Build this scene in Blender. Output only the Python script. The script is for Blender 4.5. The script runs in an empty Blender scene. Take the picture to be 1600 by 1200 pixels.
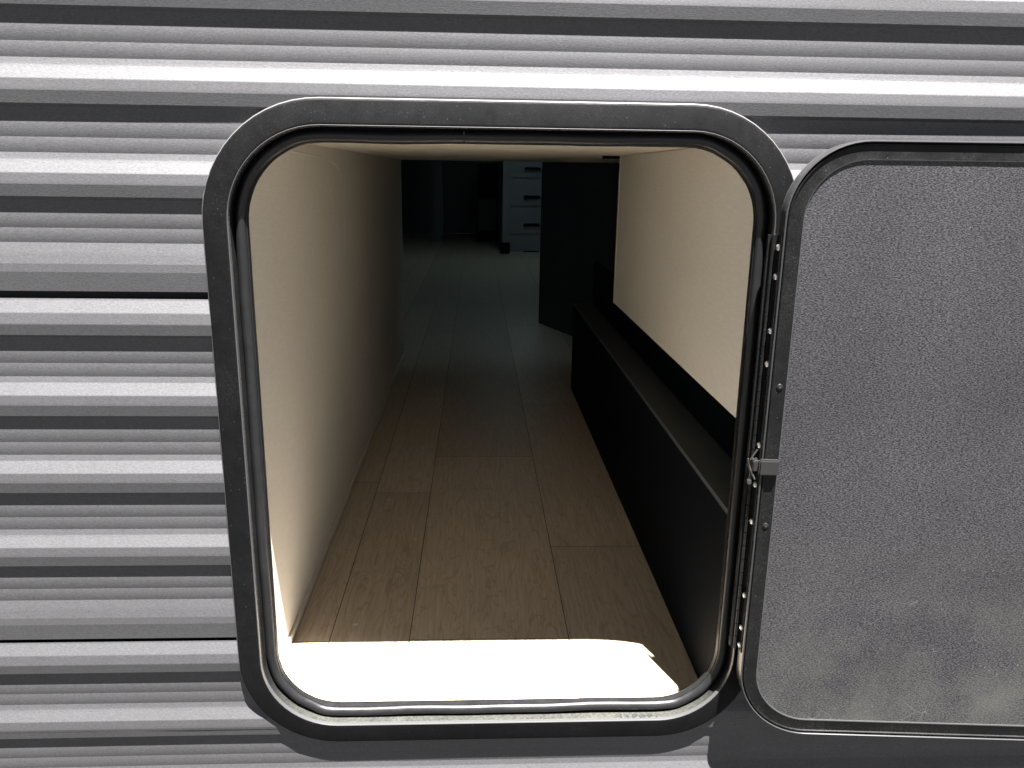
import bpy, bmesh, math, random
from mathutils import Vector, Matrix
rnd = random.Random(7)
S = bpy.context.scene
COL = S.collection

# ------------------------------------------------------------------ camera
yaw, pitch, roll = math.radians(2.664), math.radians(14.75), math.radians(0.815)
fw = Vector((math.sin(yaw)*math.cos(pitch), math.cos(yaw)*math.cos(pitch), -math.sin(pitch)))
rt = Vector((math.cos(yaw), -math.sin(yaw), 0)); up = rt.cross(fw)
cr, sr = math.cos(roll), math.sin(roll)
r2 = rt*cr + up*sr; u2 = up*cr - rt*sr
cd = bpy.data.cameras.new('camera'); cam = bpy.data.objects.new('camera', cd); COL.objects.link(cam)
M = Matrix((( r2.x, u2.x, -fw.x, 0.0), (r2.y, u2.y, -fw.y, -1.0), (r2.z, u2.z, -fw.z, 0.0), (0, 0, 0, 1)))
cam.matrix_world = M
cd.sensor_width = 36.0; cd.lens = 1251.3/1600*36; cd.clip_start = 0.02; cd.clip_end = 600
S.camera = cam

# ------------------------------------------------------------------ light
SUN = Vector((0.37, -1.0, 3.75)).normalized()           # towards the sun
w = bpy.data.worlds.new('World'); S.world = w; w.use_nodes = True
nt = w.node_tree; bg = nt.nodes['Background']
sky = nt.nodes.new('ShaderNodeTexSky'); sky.sky_type = 'NISHITA'; sky.sun_disc = False
sky.sun_elevation = math.asin(SUN.z); sky.sun_rotation = math.atan2(SUN.x, SUN.y)
sky.altitude = 2500; sky.air_density = 0.1; sky.dust_density = 0.1; sky.ozone_density = 0.0
wb = nt.nodes.new('ShaderNodeHueSaturation'); wb.inputs['Saturation'].default_value = 0.30   # camera white balance
nt.links.new(sky.outputs[0], wb.inputs['Color']); nt.links.new(wb.outputs[0], bg.inputs[0]); bg.inputs[1].default_value = 0.05
ld = bpy.data.lights.new('sun', 'SUN'); ld.energy = 5.0; ld.angle = math.radians(0.5); ld.color = (1.0, 0.975, 0.945)
lo = bpy.data.objects.new('sun', ld); COL.objects.link(lo)
lo.rotation_euler = SUN.to_track_quat('Z', 'Y').to_euler()
S.view_settings.view_transform = 'Standard'; S.view_settings.look = 'None'
S.view_settings.gamma = 1.0; S.view_settings.use_curve_mapping = False
S.view_settings.exposure = 3.0
S.render.engine = 'CYCLES'
S.cycles.use_denoising = True
S.cycles.max_bounces = 10; S.cycles.diffuse_bounces = 8

# ------------------------------------------------------------------ materials
def N(m, t, **kw):
    n = m.node_tree.nodes.new(t)
    for k, v in kw.items():
        if k.startswith('i_'): n.inputs[k[2:].replace('_', ' ')].default_value = v
        else: setattr(n, k, v)
    return n
def L(m, a, b): m.node_tree.links.new(a, b)
def ramp(m, src, p0, p1, c0=0.0, c1=1.0):
    r = N(m, 'ShaderNodeMapRange'); r.clamp = True
    r.inputs['From Min'].default_value = p0; r.inputs['From Max'].default_value = p1
    r.inputs['To Min'].default_value = c0; r.inputs['To Max'].default_value = c1
    L(m, src, r.inputs['Value']); return r.outputs[0]
def coords(m, sc=(1, 1, 1)):
    t = N(m, 'ShaderNodeTexCoord'); g = N(m, 'ShaderNodeMapping'); g.inputs['Scale'].default_value = sc
    L(m, t.outputs['Object'], g.inputs[0]); return g.outputs[0]
def noise(m, vec, scale, detail=2.0, rough=0.5):
    n = N(m, 'ShaderNodeTexNoise'); n.inputs['Scale'].default_value = scale
    n.inputs['Detail'].default_value = detail; n.inputs['Roughness'].default_value = rough
    L(m, vec, n.inputs['Vector']); return n.outputs['Fac']
def mix(m, fac, a, b):
    x = N(m, 'ShaderNodeMix', data_type='RGBA')
    if isinstance(fac, float): x.inputs[0].default_value = fac
    else: L(m, fac, x.inputs[0])
    for i, c in ((6, a), (7, b)):
        if isinstance(c, tuple): x.inputs[i].default_value = (*c, 1)
        else: L(m, c, x.inputs[i])
    return x.outputs[2]
def math2(m, op, a, b):
    x = N(m, 'ShaderNodeMath', operation=op)
    for i, c in ((0, a), (1, b)):
        if isinstance(c, (int, float)): x.inputs[i].default_value = c
        else: L(m, c, x.inputs[i])
    return x.outputs[0]
def bump(m, h, strength, dist):
    b = N(m, 'ShaderNodeBump'); b.inputs['Strength'].default_value = strength; b.inputs['Distance'].default_value = dist
    L(m, h, b.inputs['Height']); L(m, b.outputs[0], m.node_tree.nodes['Principled BSDF'].inputs['Normal'])
def mat(name, col, rough=0.5, metal=0.0, spec=0.5):
    m = bpy.data.materials.new(name); m.use_nodes = True
    p = m.node_tree.nodes['Principled BSDF']
    p.inputs['Base Color'].default_value = (*col, 1); p.inputs['Roughness'].default_value = rough
    p.inputs['Metallic'].default_value = metal; p.inputs['Specular IOR Level'].default_value = spec
    return m, p
def specks(m, vec, scale, thr, width=0.06):
    """small sharp dots: cells whose centre is close and whose random value is high"""
    v = N(m, 'ShaderNodeTexVoronoi'); v.inputs['Scale'].default_value = scale; L(m, vec, v.inputs['Vector'])
    near = ramp(m, v.outputs['Distance'], 0.22, 0.10)
    sep = N(m, 'ShaderNodeSeparateColor'); L(m, v.outputs['Color'], sep.inputs[0])
    pick = ramp(m, sep.outputs[0], thr, thr+width)
    return math2(m, 'MULTIPLY', near, pick)

# silver grey coated aluminium siding
m_siding, p = mat('siding_paint', (0.13, 0.13, 0.13), 0.74, 1.0, 0.3)
v = coords(m_siding); vs = coords(m_siding, (0.35, 1, 1))
g1 = noise(m_siding, vs, 900, 3, 0.7); big = noise(m_siding, coords(m_siding, (1, 1, 4)), 3.0, 4, 0.6)
c = mix(m_siding, ramp(m_siding, g1, 0.25, 0.75), (0.108, 0.108, 0.115), (0.190, 0.189, 0.197))
c = mix(m_siding, ramp(m_siding, big, 0.35, 0.75, 0.0, 0.18), c, (0.085, 0.082, 0.078))
strk = noise(m_siding, coords(m_siding, (1, 1, 0.06)), 34, 4, 0.65)
c = mix(m_siding, ramp(m_siding, strk, 0.45, 0.75, 0.0, 0.07), c, (0.075, 0.072, 0.068))
blot = noise(m_siding, v, 22, 6, 0.7)
c = mix(m_siding, ramp(m_siding, blot, 0.50, 0.72, 0.0, 0.08), c, (0.22, 0.215, 0.205))
dust = specks(m_siding, v, 230, 0.90); lowz = N(m_siding, 'ShaderNodeSeparateXYZ'); L(m_siding, v, lowz.inputs[0])
dfac = ramp(m_siding, lowz.outputs[2], 0.65, 0.15, 0.15, 0.75)
c = mix(m_siding, math2(m_siding, 'MULTIPLY', dust, dfac), c, (0.26, 0.255, 0.24))
L(m_siding, c, p.inputs['Base Color'])
hh = math2(m_siding, 'ADD', noise(m_siding, vs, 700, 3, 0.7), math2(m_siding, 'MULTIPLY', noise(m_siding, coords(m_siding, (0.5, 1, 1)), 7, 1, 0.5), 2.0))
bump(m_siding, hh, 0.30, 0.0004)

def black_coat(name, base, rough, dustc, thr, amt, spec=0.5, low=None):
    m, p = mat(name, base, rough, 0.0, spec)
    v = coords(m)
    s1 = specks(m, v, 640, thr); s2 = specks(m, v, 260, thr+0.08)
    s = math2(m, 'MAXIMUM', s1, s2)
    cl = ramp(m, noise(m, v, 14, 5, 0.65), 0.42, 0.70, 0.02, amt)
    fine = ramp(m, noise(m, v, 650, 3, 0.8), 0.45, 0.75)
    if low:                                   # dust that has settled on the bottom run
        q = N(m, 'ShaderNodeSeparateXYZ'); L(m, v, q.inputs[0])
        gz = ramp(m, q.outputs[2], low[0]+0.794, low[1]+0.794, 0.0, 1.0)
        cl = math2(m, 'MULTIPLY', ramp(m, noise(m, v, 9, 5, 0.65), 0.2, 0.6, 0.5, 1.0), gz)
        fine = ramp(m, noise(m, v, 300, 5, 0.8), 0.38, 0.62, 0.25, 1.0)
    b = mix(m, math2(m, 'MULTIPLY', cl, fine), base, dustc)
    b = mix(m, math2(m, 'MULTIPLY', s, 0.6), b, dustc)
    L(m, b, p.inputs['Base Color'])
    L(m, ramp(m, noise(m, v, 60, 4), 0.3, 0.7, rough-0.08, rough+0.12), p.inputs['Roughness'])
    bump(m, noise(m, v, 1100, 2, 0.7), 0.35, 0.0003)
    return m
m_frame = black_coat('black_frame_coat', (0.003, 0.003, 0.0035), 0.58, (0.075, 0.072, 0.068), 0.85, 0.20, 0.12)
m_rim = black_coat('black_door_coat', (0.004, 0.004, 0.0043), 0.42, (0.09, 0.09, 0.085), 0.84, 0.35, 0.2)
m_sill = black_coat('dusty_sill_coat', (0.008, 0.008, 0.008), 0.62, (0.075, 0.075, 0.063), 0.80, 0.95, 0.3, low=(-0.70, -0.775))
m_seal = black_coat('rubber_seal', (0.010, 0.010, 0.011), 0.36, (0.07, 0.07, 0.067), 0.90, 0.25, 0.35)
m_hinge = black_coat('black_hinge_steel', (0.006, 0.006, 0.0065), 0.33, (0.15, 0.15, 0.14), 0.88, 0.25, 0.2)
m_rivet, _ = mat('rivet_aluminium', (0.55, 0.55, 0.54), 0.35, 0.8)
m_edge, _ = mat('edge_highlight', (0.05, 0.05, 0.052), 0.28, 0.3)  # door edge highlights put into a paler grey; the crumbs share it
m_lip, _ = mat('inner_edge_highlight', (0.08, 0.08, 0.082), 0.26, 0.3)  # paler than the coat, paints the sun glint along the inner edge
m_rim_hl, _ = mat('rim_highlight', (0.11, 0.11, 0.11), 0.4)  # pale colour that paints the sunlit gleam on the frame's outer edge
m_worn, _ = mat('bare_edge_aluminium', (0.09, 0.09, 0.09), 0.35, 0.7)
m_screw, _ = mat('black_screw', (0.012, 0.012, 0.013), 0.35, 0.3)
m_dark, _ = mat('recess_black', (0.02, 0.02, 0.02), 0.7)

# pebbled door liner
m_panel, p = mat('pebbled_liner', (0.14, 0.14, 0.145), 0.5, 0.0, 0.5)
v = coords(m_panel, (0.45, 1, 1)); v1 = coords(m_panel)
n1 = noise(m_panel, v, 780, 3, 0.6); n2 = noise(m_panel, v, 1300, 2, 0.6)
h = math2(m_panel, 'ADD', n1, math2(m_panel, 'MULTIPLY', n2, 0.6))
c = mix(m_panel, ramp(m_panel, h, 0.68, 0.96), (0.0025, 0.0024, 0.003), (0.060, 0.057, 0.063))
sz = N(m_panel, 'ShaderNodeSeparateXYZ'); L(m_panel, v1, sz.inputs[0])
pv = N(m_panel, 'ShaderNodeHueSaturation'); L(m_panel, c, pv.inputs['Color']); L(m_panel, ramp(m_panel, noise(m_panel, v1, 3.2, 3, 0.6), 0.32, 0.68, 0.72, 1.16), pv.inputs['Value']); c = pv.outputs[0]
lowf = ramp(m_panel, sz.outputs[2], 0.32, 0.06, 0.0, 1.0)
dn = ramp(m_panel, noise(m_panel, v1, 9, 6, 0.65), 0.40, 0.72)
c = mix(m_panel, math2(m_panel, 'MULTIPLY', math2(m_panel, 'MULTIPLY', dn, lowf), 0.55), c, (0.075, 0.075, 0.066))
scr = N(m_panel, 'ShaderNodeTexVoronoi', feature='DISTANCE_TO_EDGE'); scr.inputs['Scale'].default_value = 11
wv = N(m_panel, 'ShaderNodeVectorMath', operation='ADD'); nn = N(m_panel, 'ShaderNodeTexNoise'); nn.inputs['Scale'].default_value = 7
L(m_panel, v1, nn.inputs['Vector']); L(m_panel, v1, wv.inputs[0]); L(m_panel, nn.outputs['Color'], wv.inputs[1]); L(m_panel, wv.outputs[0], scr.inputs['Vector'])
line = ramp(m_panel, scr.outputs['Distance'], 0.012, 0.004)
gate = ramp(m_panel, noise(m_panel, v1, 13, 2), 0.60, 0.66)
c = mix(m_panel, math2(m_panel, 'MULTIPLY', math2(m_panel, 'MULTIPLY', line, gate), math2(m_panel, 'MULTIPLY', lowf, 0.6)), c, (0.16, 0.16, 0.155))
c = mix(m_panel, math2(m_panel, 'MULTIPLY', specks(m_panel, v1, 160, 0.95), 0.6), c, (0.18, 0.18, 0.17))
L(m_panel, c, p.inputs['Base Color'])
bump(m_panel, h, 0.6, 0.0006)

# cream wall board, faint horizontal fibre streaks
m_cream, p = mat('cream_wallboard', (0.42, 0.37, 0.30), 0.6)
v = coords(m_cream, (1, 0.12, 1))
st = noise(m_cream, v, 260, 4, 0.7); bl = noise(m_cream, coords(m_cream), 4, 3)
c = mix(m_cream, ramp(m_cream, st, 0.35, 0.65), (0.66, 0.63, 0.57), (0.73, 0.70, 0.64))
c = mix(m_cream, ramp(m_cream, bl, 0.35, 0.7, 0, 0.25), c, (0.60, 0.555, 0.475))
L(m_cream, c, p.inputs['Base Color']); bump(m_cream, st, 0.3, 0.0005)
m_ceil, _ = mat('ceiling_board', (0.74, 0.71, 0.60), 0.6)
m_trim, _ = mat('cream_trim', (0.64, 0.60, 0.53), 0.45)

# vinyl plank floor: each plank carries its own tone in an attribute
m_floor, p = mat('vinyl_plank', (0.3, 0.25, 0.2), 0.42)
at = N(m_floor, 'ShaderNodeAttribute', attribute_name='tone')
tc = N(m_floor, 'ShaderNodeTexCoord')
off = N(m_floor, 'ShaderNodeVectorMath', operation='ADD'); L(m_floor, tc.outputs['Object'], off.inputs[0])
sc = N(m_floor, 'ShaderNodeVectorMath', operation='SCALE'); L(m_floor, at.outputs['Color'], sc.inputs[0]); sc.inputs['Scale'].default_value = 7.0
L(m_floor, sc.outputs[0], off.inputs[1])
def mp(s):
    g = N(m_floor, 'ShaderNodeMapping'); g.inputs['Scale'].default_value = s; L(m_floor, off.outputs[0], g.inputs[0]); return g.outputs[0]
gr = noise(m_floor, mp((1, 0.05, 1)), 170, 5, 0.7)
w1 = N(m_floor, 'ShaderNodeTexNoise'); w1.inputs['Scale'].default_value = 16; w1.inputs['Detail'].default_value = 3; w1.inputs['Distortion'].default_value = 1.6
L(m_floor, mp((1, 0.16, 1)), w1.inputs['Vector'])
cath = math2(m_floor, 'PINGPONG', math2(m_floor, 'MULTIPLY', w1.outputs['Fac'], 9.0), 0.5)
c = mix(m_floor, ramp(m_floor, gr, 0.3, 0.7), (0.39, 0.322, 0.242), (0.58, 0.50, 0.395))
c = mix(m_floor, ramp(m_floor, cath, 0.13, 0.0, 0.0, 0.45), c, (0.26, 0.19, 0.13))
sepc = N(m_floor, 'ShaderNodeSeparateColor'); L(m_floor, at.outputs['Color'], sepc.inputs[0])
hsv = N(m_floor, 'ShaderNodeHueSaturation'); L(m_floor, c, hsv.inputs['Color']); L(m_floor, ramp(m_floor, sepc.outputs[0], 0, 1, 0.84, 1.14), hsv.inputs['Value'])
fl = mix(m_floor, math2(m_floor, 'MULTIPLY', specks(m_floor, tc.outputs['Object'], 38, 0.975, 0.01), 0.8), hsv.outputs[0], (0.6, 0.57, 0.5))
L(m_floor, fl, p.inputs['Base Color'])
L(m_floor, ramp(m_floor, gr, 0.3, 0.7, 0.36, 0.52), p.inputs['Roughness']); bump(m_floor, gr, 0.15, 0.0004)
m_joint, _ = mat('plank_joint', (0.035, 0.028, 0.02), 0.8)

m_bench, p = mat('black_laminate', (0.003, 0.004, 0.006), 0.62, 0.0, 0.05)
v = coords(m_bench)
c = mix(m_bench, math2(m_bench, 'MULTIPLY', specks(m_bench, v, 60, 0.95, 0.02), 0.5), (0.003, 0.004, 0.006), (0.4, 0.38, 0.34))
L(m_bench, c, p.inputs['Base Color'])
m_btop, _ = mat('bench_top_laminate', (0.052, 0.062, 0.066), 0.5)
m_navy, _ = mat('dark_cabinet_laminate', (0.035, 0.04, 0.045), 0.5)
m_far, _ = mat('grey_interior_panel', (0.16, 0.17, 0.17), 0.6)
m_white, _ = mat('white_cabinet_front', (0.27, 0.29, 0.29), 0.5)
m_grey, _ = mat('weathered_plastic', (0.011, 0.011, 0.011), 0.55)
m_ground, p = mat('asphalt_ground', (0.30, 0.285, 0.26), 0.9)
gv = coords(m_ground)
L(m_ground, mix(m_ground, ramp(m_ground, noise(m_ground, gv, 30, 5, 0.7), 0.3, 0.7), (0.014, 0.014, 0.013), (0.026, 0.025, 0.024)), p.inputs['Base Color'])
m_roof, _ = mat('white_roof_membrane', (0.6, 0.6, 0.58), 0.6)
m_tint = bpy.data.materials.new('tinted_glass'); m_tint.use_nodes = True
tn = m_tint.node_tree; pb = tn.nodes['Principled BSDF']; tn.nodes.remove(pb)
tr = tn.nodes.new('ShaderNodeBsdfTransparent'); tr.inputs[0].default_value = (0.60, 0.72, 0.78, 1)
gl = tn.nodes.new('ShaderNodeBsdfGlossy'); gl.inputs[1].default_value = 0.02
mx = tn.nodes.new('ShaderNodeMixShader'); mx.inputs[0].default_value = 0.06
tn.links.new(tr.outputs[0], mx.inputs[1]); tn.links.new(gl.outputs[0], mx.inputs[2]); tn.links.new(mx.outputs[0], tn.nodes['Material Output'].inputs[0])

# ------------------------------------------------------------------ helpers
def thing(name, label, cat, loc=(0, 0, 0), rz=0.0, group=None):
    o = bpy.data.objects.new(name, None); COL.objects.link(o); o.empty_display_size = 0.05
    o.location = loc; o.rotation_euler = (0, 0, rz); o['label'] = label; o['category'] = cat
    if group: o['group'] = group
    return o
def obj(name, data, m, parent=None, local=False, smooth=False, label=None):
    """data = (verts, faces); verts in world metres unless local. The mesh keeps the frame of its thing."""
    vs, fs = data
    root = parent
    while root is not None and root.parent is not None: root = root.parent
    if root is not None and not local:
        vs = [Vector(q) - root.location for q in vs]
    me = bpy.data.meshes.new(name); me.from_pydata([tuple(q) for q in vs], [], fs)
    bm = bmesh.new(); bm.from_mesh(me); bmesh.ops.recalc_face_normals(bm, faces=bm.faces); bm.to_mesh(me); bm.free()
    me.materials.append(m)
    if smooth:
        me.shade_smooth()
        me.set_sharp_from_angle(angle=math.radians(38))
    o = bpy.data.objects.new(name, me); COL.objects.link(o)
    if parent: o.parent = parent
    if label: o['label'] = label
    return o
def join(*ds):
    V, F = [], []
    for vs, fs in ds:
        b = len(V); V += list(vs); F += [tuple(i+b for i in f) for f in fs]
    return V, F
def box(x0, x1, y0, y1, z0, z1, bev=0.0):
    if bev <= 0:
        V = [(x, y, z) for x in (x0, x1) for y in (y0, y1) for z in (z0, z1)]
        return V, [(0, 1, 3, 2), (4, 6, 7, 5), (0, 4, 5, 1), (2, 3, 7, 6), (0, 2, 6, 4), (1, 5, 7, 3)]
    bm = bmesh.new(); bmesh.ops.create_cube(bm, size=1)
    for q in bm.verts: q.co = Vector(((x0+x1)/2+q.co.x*(x1-x0), (y0+y1)/2+q.co.y*(y1-y0), (z0+z1)/2+q.co.z*(z1-z0)))
    bmesh.ops.bevel(bm, geom=list(bm.edges), offset=bev, segments=2, affect='EDGES')
    bm.verts.index_update()
    d = [tuple(q.co) for q in bm.verts], [tuple(q.index for q in f.verts) for f in bm.faces]
    bm.free(); return d
def cyl(c, axis, r, L_, n=16, r2=None, dome=0.0):
    """cylinder starting at c along axis, optional domed end"""
    a = Vector(axis).normalized(); t = a.orthogonal().normalized(); b = a.cross(t); c = Vector(c)
    rings = [(0, r), (L_, r if r2 is None else r2)]
    if dome > 0: rings += [(L_+dome*0.55, r*0.82), (L_+dome*0.9, r*0.45)]
    V, F = [], []
    for h, rr in rings:
        for k in range(n):
            th = 2*math.pi*k/n; V.append(tuple(c + a*h + (t*math.cos(th)+b*math.sin(th))*rr))
    for i in range(len(rings)-1):
        for k in range(n):
            F.append((i*n+k, i*n+(k+1) % n, (i+1)*n+(k+1) % n, (i+1)*n+k))
    F.append(tuple(range(n))); F.append(tuple((len(rings)-1)*n+k for k in range(n)))
    return V, F
def rr_loop(rect, R, s, nc=14, ns=14):
    """rounded rectangle inset by s: points (x, z), same count whatever s"""
    x0, x1, z0, z1 = rect
    if not isinstance(R, tuple): R = (R,)*4                  # top right, bottom right, bottom left, top left
    rr = [max(q-s, 0.004) for q in R]
    x0 += s; x1 -= s; z0 += s; z1 -= s
    P = []
    cs = [((x1-rr[0], z1-rr[0]), 90, 0), ((x1-rr[1], z0+rr[1]), 0, -90), ((x0+rr[2], z0+rr[2]), -90, -180), ((x0+rr[3], z1-rr[3]), 180, 90)]
    arcs = []
    for ((cx, cz), a0, a1), r in zip(cs, rr):
        arcs.append([(cx+r*math.cos(math.radians(a0+(a1-a0)*k/nc)), cz+r*math.sin(math.radians(a0+(a1-a0)*k/nc))) for k in range(nc+1)])
    for i in range(4):
        P += arcs[i]
        a, b = arcs[i][-1], arcs[(i+1) % 4][0]
        P += [(a[0]+(b[0]-a[0])*k/ns, a[1]+(b[1]-a[1])*k/ns) for k in range(1, ns)]
    return P
def sweep(rect, R, prof, wob=None, closed=False):
    """prof = [(inset, y)]; a moulding run round a rounded rectangle"""
    V, F = [], []; n = None
    for j, (s, y) in enumerate(prof):
        P = rr_loop(rect, R, s); n = len(P)
        for k, (x, z) in enumerate(P):
            dx, dy, dz = wob(k, n, x, z) if wob else (0, 0, 0)
            V.append((x+dx, y+dy, z+dz))
    m = len(prof)
    for j in range(m if closed else m-1):
        jj = (j+1) % m
        for k in range(n):
            F.append((j*n+k, j*n+(k+1) % n, jj*n+(k+1) % n, jj*n+k))
    return V, F
def sheet(rect, R, s, y):
    P = rr_loop(rect, R, s); return [(x, y, z) for x, z in P], [tuple(range(len(P)))]

# ------------------------------------------------------------------ ground
g = obj('ground', ([(-150, -150, -1.62), (150, -150, -1.62), (150, 150, -1.62), (-150, 150, -1.62)], [(0, 1, 2, 3)]), m_ground)
g['kind'] = 'structure'

# ------------------------------------------------------------------ exterior siding
FR = (-0.328, 0.398, -0.794, 0.082); FRR = (0.140, 0.134, 0.134, 0.146)            # outer outline of the hatch frame
HOLE_IN = 0.022
def hole_x(z):
    x0, x1, z0, z1 = (FR[0]+HOLE_IN, FR[1]-HOLE_IN, FR[2]+HOLE_IN, FR[3]-HOLE_IN)
    if z <= z0 or z >= z1: return None
    def d(rt, rb):
        rt -= HOLE_IN; rb -= HOLE_IN
        if z > z1-rt: return rt-math.sqrt(max(rt*rt-(z-(z1-rt))**2, 0))
        if z < z0+rb: return rb-math.sqrt(max(rb*rb-((z0+rb)-z)**2, 0))
        return 0.0
    return x0+d(FRR[3], FRR[2]), x1-d(FRR[0], FRR[1])
def T(dz, deg): return [(dz, -dz*math.tan(math.radians(deg)))]
def bead(a=3.0, b=-9.0):
    out = []
    for k in range(8):
        out += T(0.0175/8, a+(b-a)*k/7)
    return out
def panel_profile():
    seg = []
    seg += T(0.0020, 15) + T(0.0145, 21.5) + T(0.0012, 13) + T(0.0125, 6) + T(0.0012, -1) + T(0.0134, -8.5)
    seg += [(0.0035, 0.0042)] + [(0.0160, None)]
    for i in range(3):
        seg += bead(2.5, -9.5)+bead(5.0, -8.0)
        seg += T(0.0072, 11) + T(0.0008, 17) + T(0.0146, 23.0) + T(0.0010, 13) + T(0.0112, 4) + T(0.0012, -1) + T(0.0141, -8.5) + [(0.0035, 0.0042)] + [(0.0160, None)]
    seg += bead(2.5, -9.5)+bead(5.0, -8.0)
    seg += T(0.0125, 11) + T(0.0125, 8.5) + T(0.0100, 1) + T(0.0235, -6)
    return seg
def siding_panel(S0):
    y, z = 0.0, S0; P = [(z, y)]
    for dz, dy in panel_profile():
        if dy is None: dy = -y                 # flat part returns to the base plane
        z -= dz; y += dy; P.append((z, y))
    P.append((P[-1][0]-0.0006, P[-1][1]+0.0012)); P.append((P[-1][0]+0.0003, 0.006))
    # dense rows where the hole edge is curved
    rows = [P[0]]
    for (za, ya), (zb, yb) in zip(P, P[1:]):
        n = max(1, int(abs(zb-za)/0.003))
        for k in range(1, n+1): rows.append((za+(zb-za)*k/n, ya+(yb-ya)*k/n))
    zt, zb_ = FR[3]-HOLE_IN, FR[2]+HOLE_IN
    extra = []
    for (za, ya), (zb, yb) in zip(rows, rows[1:]):
        extra.append((za, ya))
        for zc in (zt, zb_):
            if zb < zc < za: extra.append((zc, ya+(yb-ya)*(za-zc)/(za-zb)))
    extra.append(rows[-1]); rows = extra
    V, F = [], []
    XL, XR = -2.4, 2.6
    def quad(a, b, c, d):
        i = len(V); V.extend([a, b, c, d]); F.append((i, i+1, i+2, i+3))
    XM = 0.0
    def wav(x, z): return 0.0006*math.sin(x*3.1+z*5)+0.0004*math.sin(x*7.7+1.3*z)
    def strip(xa, xb, xa2, xb2, za, ya, zb, yb, n):
        for k in range(n):
            p = [xa+(xb-xa)*k/n, xa+(xb-xa)*(k+1)/n]; q = [xa2+(xb2-xa2)*k/n, xa2+(xb2-xa2)*(k+1)/n]
            quad((p[0], ya+wav(p[0], za), za), (p[1], ya+wav(p[1], za), za), (q[1], yb+wav(q[1], zb), zb), (q[0], yb+wav(q[0], zb), zb))
    e = 1e-6
    for (za, ya), (zb, yb) in zip(rows, rows[1:]):
        ha, hb = hole_x(za-e), hole_x(zb+e)
        if ha is None and hb is None:
            strip(XL, XM, XL, XM, za, ya, zb, yb, 6); strip(XM, XR, XM, XR, za, ya, zb, yb, 6)
        elif ha is None or hb is None:
            strip(XL, XM, XL, XM, za, ya, zb, yb, 6); strip(XM, XR, XM, XR, za, ya, zb, yb, 6)
        else:
            strip(XL, ha[0], XL, hb[0], za, ya, zb, yb, 6); strip(ha[1], XR, hb[1], XR, za, ya, zb, yb, 6)
    me_v, me_f = V, F
    return me_v, me_f
def weld(o):
    bm = bmesh.new(); bm.from_mesh(o.data); bmesh.ops.remove_doubles(bm, verts=bm.verts, dist=1e-5)
    bmesh.ops.recalc_face_normals(bm, faces=bm.faces); bm.to_mesh(o.data); bm.free()
wall = thing('trailer_wall', 'ribbed silver grey metal camper wall around the open hatch', 'wall', (0, 0, -1.11))
for i, s0 in enumerate((1.2865, 0.8050, 0.3246, -0.1562, -0.6330)):
    o = obj('siding_panel', siding_panel(s0), m_siding, wall); weld(o)
    o.data.shade_smooth(); o.data.set_sharp_from_angle(angle=math.radians(6))
# wall core behind the sheet, with the cut-out left open, and a wooden reveal round it
CO = (-0.303, 0.367, -0.764, 0.036)
core = join(box(-2.4, CO[0]-0.012, 0.0168, 0.036, -1.105, 1.28), box(CO[1]+0.012, 2.6, 0.0168, 0.036, -1.105, 1.28),
            box(CO[0]-0.012, CO[1]+0.012, 0.0168, 0.036, CO[3]+0.012, 1.28), box(CO[0]-0.012, CO[1]+0.012, 0.0168, 0.036, -1.105, CO[2]-0.012))
obj('wall_core', core, m_dark, wall)

# ------------------------------------------------------------------ hatch frame
hf = thing('hatch_frame', 'rounded black metal hatch frame with rubber seal on ribbed wall', 'frame', (0.035, 0, FR[2]))
prof = [(0.0, 0.003), (0.0, -0.0065), (0.0006, -0.0085), (0.0018, -0.0097), (0.0035, -0.0102), (0.027, -0.0128), (0.0295, -0.0130),
        (0.0310, -0.0124), (0.0318, -0.0108), (0.0320, -0.008)]
obj('flange', sweep(FR, FRR, prof), m_frame, hf, smooth=True)
obj('inner_edge', sweep(FR, FRR, [(0.0300, -0.0127), (0.0306, -0.0134), (0.0314, -0.0130), (0.0322, -0.0112), (0.0323, -0.0080)]), m_lip, hf, smooth=True)
obj('rim_highlight', sweep(FR, FRR, [(-0.0012, 0.003), (-0.0014, -0.0040), (-0.0008, -0.0066), (0.0004, -0.0082), (0.0010, -0.0085)]), m_rim_hl, hf, smooth=True)  # thin pale bead added so the outer rim shows a sunlit line
obj('channel', sweep(FR, FRR, [(0.0320, -0.008), (0.0322, 0.0155), (0.0485, 0.0158), (0.0487, 0.0160), (0.020, 0.0165)]), m_sill, hf, smooth=True)
ph = [rnd.uniform(0, 6.28) for _ in range(6)]
def wob(k, n, x, z):
    t = k/n*2*math.pi
    d = 0.0007*math.sin(5*t+ph[0])+0.0005*math.sin(13*t+ph[1])+0.0004*math.sin(29*t+ph[2])
    return (d*0.5, d*0.6, d)
cs, cy_, r_ = 0.0408, 0.0085, 0.0072
sp = [(cs+r_*math.cos(math.radians(a)), cy_+r_*1.05*math.sin(math.radians(a))) for a in range(0, 360, 24)]
obj('rubber_seal', sweep(FR, FRR, sp, wob, closed=True), m_seal, hf, smooth=True)
obj('seal_lip', sweep(FR, FRR, [(0.0470, 0.013), (0.0478, 0.0065), (0.0486, 0.0065), (0.0490, 0.014)], wob), m_seal, hf, smooth=True)

obj('seal_joint', box(-0.0158, -0.0140, -0.0012, 0.006, 0.0340, 0.0470), m_dark, hf)
bl_ = []
for k in range(34):
    a_ = rnd.gauss(0.238, 0.013); q = rnd.uniform(0.0003, 0.0011)
    bl_.append(box(a_-q*1.5, a_+q*1.5, -0.0095+rnd.uniform(0, .006), -0.0055+rnd.uniform(0, .006), -0.7622, -0.7622+q*0.5+0.0006, q*0.18))
obj('sealant_crumbs', join(*bl_), m_edge, hf)

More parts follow.
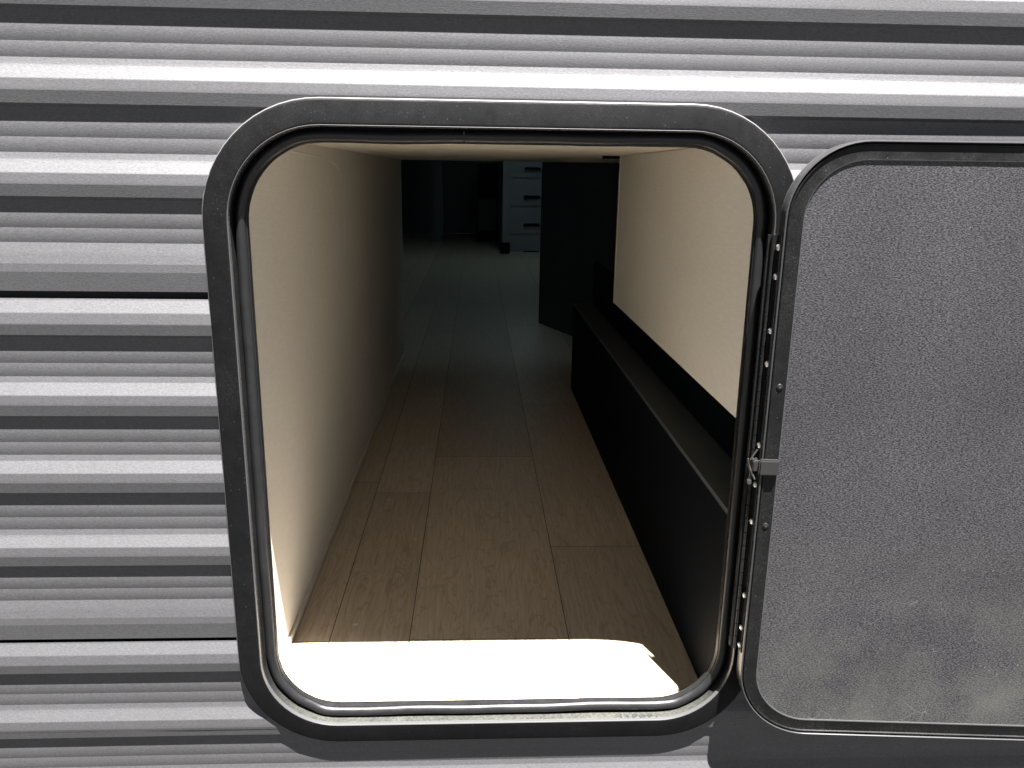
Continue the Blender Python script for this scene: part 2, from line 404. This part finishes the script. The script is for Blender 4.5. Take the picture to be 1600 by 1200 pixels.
# ------------------------------------------------------------------ interior
FZ, CZ, LX, RX = -0.770, 0.047, -0.312, 0.372
Y0 = 0.0175
def struct(name, d, m, **kw):
    o = obj(name, d, m, **kw); o['kind'] = 'structure'; return o
# plank floor with open joints over a dark bed
struct('floor_bed', ([(-1.3, Y0-0.004, FZ-0.004), (1.3, Y0-0.004, FZ-0.004), (1.3, 9.6, FZ-0.004), (-1.3, 9.6, FZ-0.004)], [(0, 1, 2, 3)]), m_joint)
cols = [(-1.3, [1.2, 2.9, 5.0, 7.2]), (-1.05, [0.7, 2.4, 4.1, 6.0, 8.0]), (-0.80, [1.6, 3.3, 5.6, 7.7]), (-0.52, [0.3, 1.9, 4.4, 6.6]), (-0.386, [0.21, 0.93, 2.2, 3.8, 5.5, 7.4]),
        (-0.247, [0.86, 1.75, 2.9, 4.6, 6.4, 8.1]), (-0.112, [0.212, 1.12, 2.35, 3.9, 5.8, 7.8]), (0.160, [0.56, 1.65, 3.1, 4.9, 7.0]), (0.43, [1.1, 2.6, 4.2, 6.3]), (0.70, [2.0, 4.0, 6.0, 8.0]), (0.97, [1.5, 3.5, 5.5, 7.5]), (1.3, [])]
V, F, tones = [], [], []
gp = 0.0007
for i in range(len(cols)-1):
    xa, xb = cols[i][0]+gp, cols[i+1][0]-gp; ys = [Y0]+[q for q in cols[i][1]]+[9.6]
    for a, b in zip(ys, ys[1:]):
        k = len(V); V += [(xa, a+gp, FZ), (xb, a+gp, FZ), (xb, b-gp, FZ), (xa, b-gp, FZ)]; F.append((k, k+1, k+2, k+3)); tones.append((rnd.random(), rnd.random(), rnd.random()))
fo = struct('floor', (V, F), m_floor)
ca = fo.data.color_attributes.new('tone', 'FLOAT_COLOR', 'CORNER')
for pl, tn_ in zip(fo.data.polygons, tones):
    for li in pl.loop_indices: ca.data[li].color = (*tn_, 1)
struct('wall_left', box(LX-0.05, LX, Y0, 2.45, FZ+0.0005, CZ), m_cream)
cp = [(0.20, 0.037), (0.315, 0.033), (0.548, 0.0285), (0.70, 0.0245), (0.80, 0.019), (0.87, 0.012), (0.905, 0.0), (0.925, -0.016), (0.938, -0.040), (0.940, -0.092), (0.940, -0.20)]
cv, cf = [], []
for i, (yy, zz) in enumerate(cp):
    q = cp[min(i+1, len(cp)-1)]; p_ = cp[max(i-1, 0)]
    d = Vector((0, q[0]-p_[0], q[1]-p_[1])).normalized(); nn_ = Vector((0, -d.z, d.y))
    for off_, h_ in ((-0.0022, 0.0), (0.0, 0.0009), (0.0022, 0.0)):
        cv.append((LX-0.0001+h_, yy+nn_.y*off_, zz+nn_.z*off_))
    if i: cf += [(3*i-3, 3*i-2, 3*i+1, 3*i), (3*i-2, 3*i-1, 3*i+2, 3*i+1)]
obj('crease', (cv, cf), m_cream, bpy.data.objects['wall_left'], smooth=True)
ct = obj('wall_trim', join(box(LX, LX+0.004, Y0+0.001, 2.449, FZ+0.001, FZ+0.016, 0.001)), m_trim)
ct['label'] = 'thin cream strip along the foot of the left inner wall'; ct['category'] = 'trim'
struct('ceiling', box(LX-0.05, 0.62, Y0, 2.45, CZ, CZ+0.06), m_ceil)
rw = thing('cream_side_panel', 'short cream wall board above the black bench on the right', 'wall panel', (RX, Y0, -0.33))
obj('board', box(RX, RX+0.012, Y0, 1.130, -0.335, CZ-0.001), m_cream, rw)
obj('edge_strip', box(RX-0.0015, RX+0.014, 1.130, 1.142, -0.336, CZ-0.001, 0.001), m_trim, rw)
hb = obj('ceiling_bracket', box(0.330, 0.385, 1.150, 1.175, CZ-0.007, CZ-0.0005), m_bench); hb['label'] = 'small dark bracket under the ceiling at the end of the cream board'; hb['category'] = 'bracket'
# black bench box
be = thing('bench_box', 'long low black box running along the right side of the floor', 'bench', (0.48, 0.9, FZ))
obj('front_board', box(0.352, 0.362, Y0+0.002, 1.86, FZ+0.001, -0.458), m_bench, be)
obj('top_board', box(0.3515, 0.420, Y0+0.002, 1.862, -0.458, -0.450), m_btop, be)
obj('end_board', box(0.362, 0.60, 1.850, 1.860, FZ+0.001, -0.458), m_bench, be)
obj('back_board', box(0.420, 0.430, Y0+0.002, 1.86, FZ+0.001, -0.30), m_bench, be)
# side lining to the right of the passage
struct('wall_right', box(0.60, 0.62, Y0, 2.45, FZ+0.001, CZ), m_bench)
# dark cabinet with a slanted side at the passage end
cbt = thing('dark_cabinet', 'tall dark cabinet with slanted face beyond the black bench', 'cabinet', (0.6, 3.0, FZ))
def prism(pts, z0, z1):
    n = len(pts); V = [(x, y, z0) for x, y in pts]+[(x, y, z1) for x, y in pts]
    return V, [tuple(range(n)), tuple(range(n, 2*n))]+[(k, (k+1) % n, (k+1) % n+n, k+n) for k in range(n)]
obj('body', prism([(0.332, 3.20), (0.470, 2.84), (0.62, 2.60), (1.20, 2.60), (1.20, 3.30), (0.345, 3.30)], FZ+0.001, 1.15), m_navy, cbt)
# far room shell
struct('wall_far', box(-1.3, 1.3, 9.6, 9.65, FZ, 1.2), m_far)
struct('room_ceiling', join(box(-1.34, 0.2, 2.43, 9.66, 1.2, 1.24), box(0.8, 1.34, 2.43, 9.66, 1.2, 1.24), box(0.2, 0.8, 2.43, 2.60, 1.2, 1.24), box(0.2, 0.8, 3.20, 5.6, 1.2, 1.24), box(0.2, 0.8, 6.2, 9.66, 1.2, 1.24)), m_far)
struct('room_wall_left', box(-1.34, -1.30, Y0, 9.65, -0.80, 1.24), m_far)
wy0, wy1, wz0, wz1 = 3.55, 4.75, 0.15, 0.75
struct('room_wall_right', join(box(1.30, 1.34, Y0, wy0, -0.80, 1.24), box(1.30, 1.34, wy1, 9.65, -0.80, 1.24),
       box(1.30, 1.34, wy0, wy1, -0.80, wz0), box(1.30, 1.34, wy0, wy1, wz1, 1.24)), m_far)
wn = thing('side_window', 'tinted window in the right wall of the dark room', 'window', (1.32, 4.15, wz0))
obj('pane', box(1.318, 1.322, wy0, wy1, wz0, wz1), m_tint, wn)
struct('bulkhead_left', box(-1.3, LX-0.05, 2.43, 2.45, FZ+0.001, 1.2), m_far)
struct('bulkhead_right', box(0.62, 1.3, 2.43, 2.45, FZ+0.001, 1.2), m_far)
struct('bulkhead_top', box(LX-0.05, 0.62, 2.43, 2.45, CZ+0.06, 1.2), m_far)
struct('roof', join(box(-2.4, 0.2, 0.037, 9.66, 1.2405, 1.29), box(0.8, 2.6, 0.037, 9.66, 1.2405, 1.29), box(0.2, 0.8, 0.037, 2.60, 1.2405, 1.29), box(0.2, 0.8, 3.20, 5.6, 1.2405, 1.29), box(0.2, 0.8, 6.2, 9.66, 1.2405, 1.29)), m_roof)
struct('underfloor', box(-2.4, 2.6, 0.04, 9.7, -0.86, -0.80), m_dark)
# frosted roof lights, added out of view to brighten the dark room
m_dome = bpy.data.materials.new('frosted_acrylic'); m_dome.use_nodes = True
dn_ = m_dome.node_tree; dn_.nodes.remove(dn_.nodes['Principled BSDF'])
tl = dn_.nodes.new('ShaderNodeBsdfTranslucent'); tl.inputs[0].default_value = (0.15, 0.215, 0.25, 1); dn_.links.new(tl.outputs[0], dn_.nodes['Material Output'].inputs[0])
for lb, y_ in (('nearer added roof light brightening the dark room', 2.60), ('farther added roof light brightening the dark room', 5.6)):
    rl = thing('added_roof_light', lb, 'added skylight', (0.5, y_+0.3, 1.20), 0.0, 'added roof lights')
    obj('dome', ([(0.2, y_, 1.262), (0.8, y_, 1.262), (0.8, y_+0.6, 1.262), (0.2, y_+0.6, 1.262)], [(0, 1, 2, 3)]), m_dome, rl)
# drawers
dc = thing('drawer_cabinet', 'pale drawer cabinet with dark handles at the far end of the passage', 'drawers', (0.5, 7.4, FZ))
obj('body', box(0.262, 0.86, 7.215, 7.75, FZ+0.05, 0.30), m_white, dc)
obj('side_post', box(0.262, 0.335, 7.19, 7.2149, FZ+0.10, 0.30), m_white, dc)
obj('plinth', box(0.300, 0.84, 7.24, 7.72, FZ+0.001, FZ+0.05), m_navy, dc)
for k in range(4):
    zt = 0.222-0.273*k-0.003
    f = obj('drawer_front', box(0.342, 0.855, 7.195, 7.2149, zt-0.262, zt, 0.003), m_white, dc)
    obj('handle', box(0.475, 0.635, 7.165, 7.1945, zt-0.185, zt-0.160, 0.004), m_bench, f)
fk = obj('floor_box', box(0.235, 0.33, 6.95, 7.05, FZ+0.001, FZ+0.10, 0.004), m_bench); fk['label'] = 'small dark box on the floor at the foot of the pale drawers'; fk['category'] = 'box'
pp = obj('door_jamb', box(-0.50, -0.38, 8.30, 8.42, FZ+0.001, 1.19), m_far); pp['label'] = 'pale upright post left of the far dark doorway'; pp['category'] = 'post'
nc = thing('far_appliance', 'dark square appliance beside the pale drawers at the far end', 'appliance', (0.12, 8.6, FZ))
obj('body', box(0.01, 0.25, 8.45, 8.9, FZ+0.001, 0.1, 0.004), m_bench, nc)
obj('door', box(0.025, 0.235, 8.43, 8.4495, FZ+0.12, -0.29, 0.003), m_navy, nc)

# ------------------------------------------------------------------ hatch door (own frame: x along the door, -y towards the camera)
DW, DH = 0.70, 0.800
hd = thing('hatch_door', 'black rimmed hatch door swung open with pebbled grey inner panel', 'hatch door', (0.366, -0.030, -0.757), math.radians(-4.0))
DR = (0.0, DW, 0.0, DH); DRR = (0.098, 0.098, 0.098, 0.092)
shell = [(0.0026, -0.0195), (0.0030, -0.0170), (0.0038, -0.0166), (0.0042, -0.0185), (0.0052, -0.0192), (0.0062, -0.0190), (0.0068, -0.0174), (0.0214, -0.0179), (0.0220, -0.0181), (0.0220, -0.002)]
obj('door_rim', sweep(DR, DRR, shell), m_rim, hd, local=True, smooth=True)
obj('rim_edge', sweep(DR, DRR, [(0.0, -0.001), (0.0, -0.0185), (0.0006, -0.0200), (0.0018, -0.0205), (0.0026, -0.0195)]), m_edge, hd, local=True, smooth=True)
obj('panel_bead', sweep(DR, DRR, [(0.02195, -0.0175), (0.02205, -0.0181), (0.0227, -0.0181), (0.0234, -0.0176), (0.0237, -0.0160)]), m_edge, hd, local=True, smooth=True)
pr = [(x, -0.0166, z) for x, z in rr_loop(DR, DRR, 0.0236)]
pk = [(x, -0.0080, z) for x, z in rr_loop(DR, DRR, 0.0236)]
n_ = len(pr)
obj('inner_panel', (pr+pk, [tuple(range(n_)), tuple(range(n_, 2*n_))]+[(k, (k+1) % n_, n_+(k+1) % n_, n_+k) for k in range(n_)]), m_panel, hd, local=True)
P = rr_loop(DR, DRR, 0.0001)
obj('outer_skin', ([(x, -0.0010, z) for x, z in P]+[(x, 0.0006, z) for x, z in P], [tuple(range(n_)), tuple(range(n_, 2*n_))]+[(k, (k+1) % n_, n_+(k+1) % n_, n_+k) for k in range(n_)]), m_siding, hd, local=True)
# screws on the hinge-side rim
def vz(zw): return zw+0.757
for zz in (-0.254, -0.442):
    sc_ = obj('rim_screw', cyl((0.0145, -0.0171, vz(zz)), (0, -1, 0), 0.0042, 0.0010, 16, dome=0.0012), m_screw, hd, local=True, smooth=True)
    obj('screw_recess', cyl((0.0145, -0.01925, vz(zz)), (0, -1, 0), 0.0016, 0.0002, 6), m_dark, sc_, local=True)
# piano hinge: leaf on the door edge, knuckles and rivets
h0, h1 = vz(-0.632), vz(-0.068)
leaf = box(-0.0016, -0.0001, -0.0170, -0.0030, h0, h1, 0.0004)
hg = obj('hinge', leaf, m_hinge, hd, local=True)
kn = []
z = h0
while z < h1-0.001:
    kn.append(cyl((-0.0062, -0.0040, z+0.0006), (0, 0, 1), 0.0030, min(0.0182, h1-z-0.0006), 14)); z += 0.0194
obj('knuckle', join(*kn), m_hinge, hg, local=True, smooth=True)
obj('hinge_pin', cyl((-0.0062, -0.0040, h0-0.002), (0, 0, 1), 0.0014, h1-h0+0.004, 10), m_worn, hg, local=True, smooth=True)
obj('frame_leaf', box(-0.0125, -0.0080, -0.0012, 0.0060, h0, h1, 0.0004), m_hinge, hg, local=True)
obj('door_leaf', box(-0.0040, -0.0016, -0.0058, -0.0044, h0, h1, 0.0004), m_hinge, hg, local=True)
for zw in (-0.082, -0.117, -0.184, -0.226, -0.333, -0.387, -0.439, -0.547, -0.596, -0.623):
    obj('rivet', cyl((-0.0017, -0.0110, vz(zw)), (-1, -0.35, 0), 0.0042, 0.0008, 14, dome=0.0018), m_rivet, hg, local=True, smooth=True)
# catch on the rim
zc_ = vz(-0.359)
ck = obj('catch_block', join(box(-0.0030, 0.0225, -0.0245, -0.0172, zc_-0.011, zc_+0.0100, 0.0018), box(-0.010, -0.0002, -0.0200, -0.0040, zc_-0.007, zc_+0.0070, 0.001)), m_grey, hd, local=True)
obj('spring', join(cyl((-0.013, -0.013, zc_-0.024), (0.25, 0, 1), 0.0016, 0.034, 8), cyl((-0.010, -0.015, zc_-0.020), (-0.2, -0.05, 1), 0.0011, 0.030, 8), cyl((-0.006, -0.019, zc_-0.018), (-0.45, 0.2, 1), 0.0013, 0.020, 8), cyl((-0.013, -0.017, zc_+0.008), (0.5, -0.1, 1), 0.0012, 0.016, 8), box(-0.0145, -0.009, -0.018, -0.013, zc_-0.026, zc_-0.019, 0.001)), m_worn, ck, local=True, smooth=True)
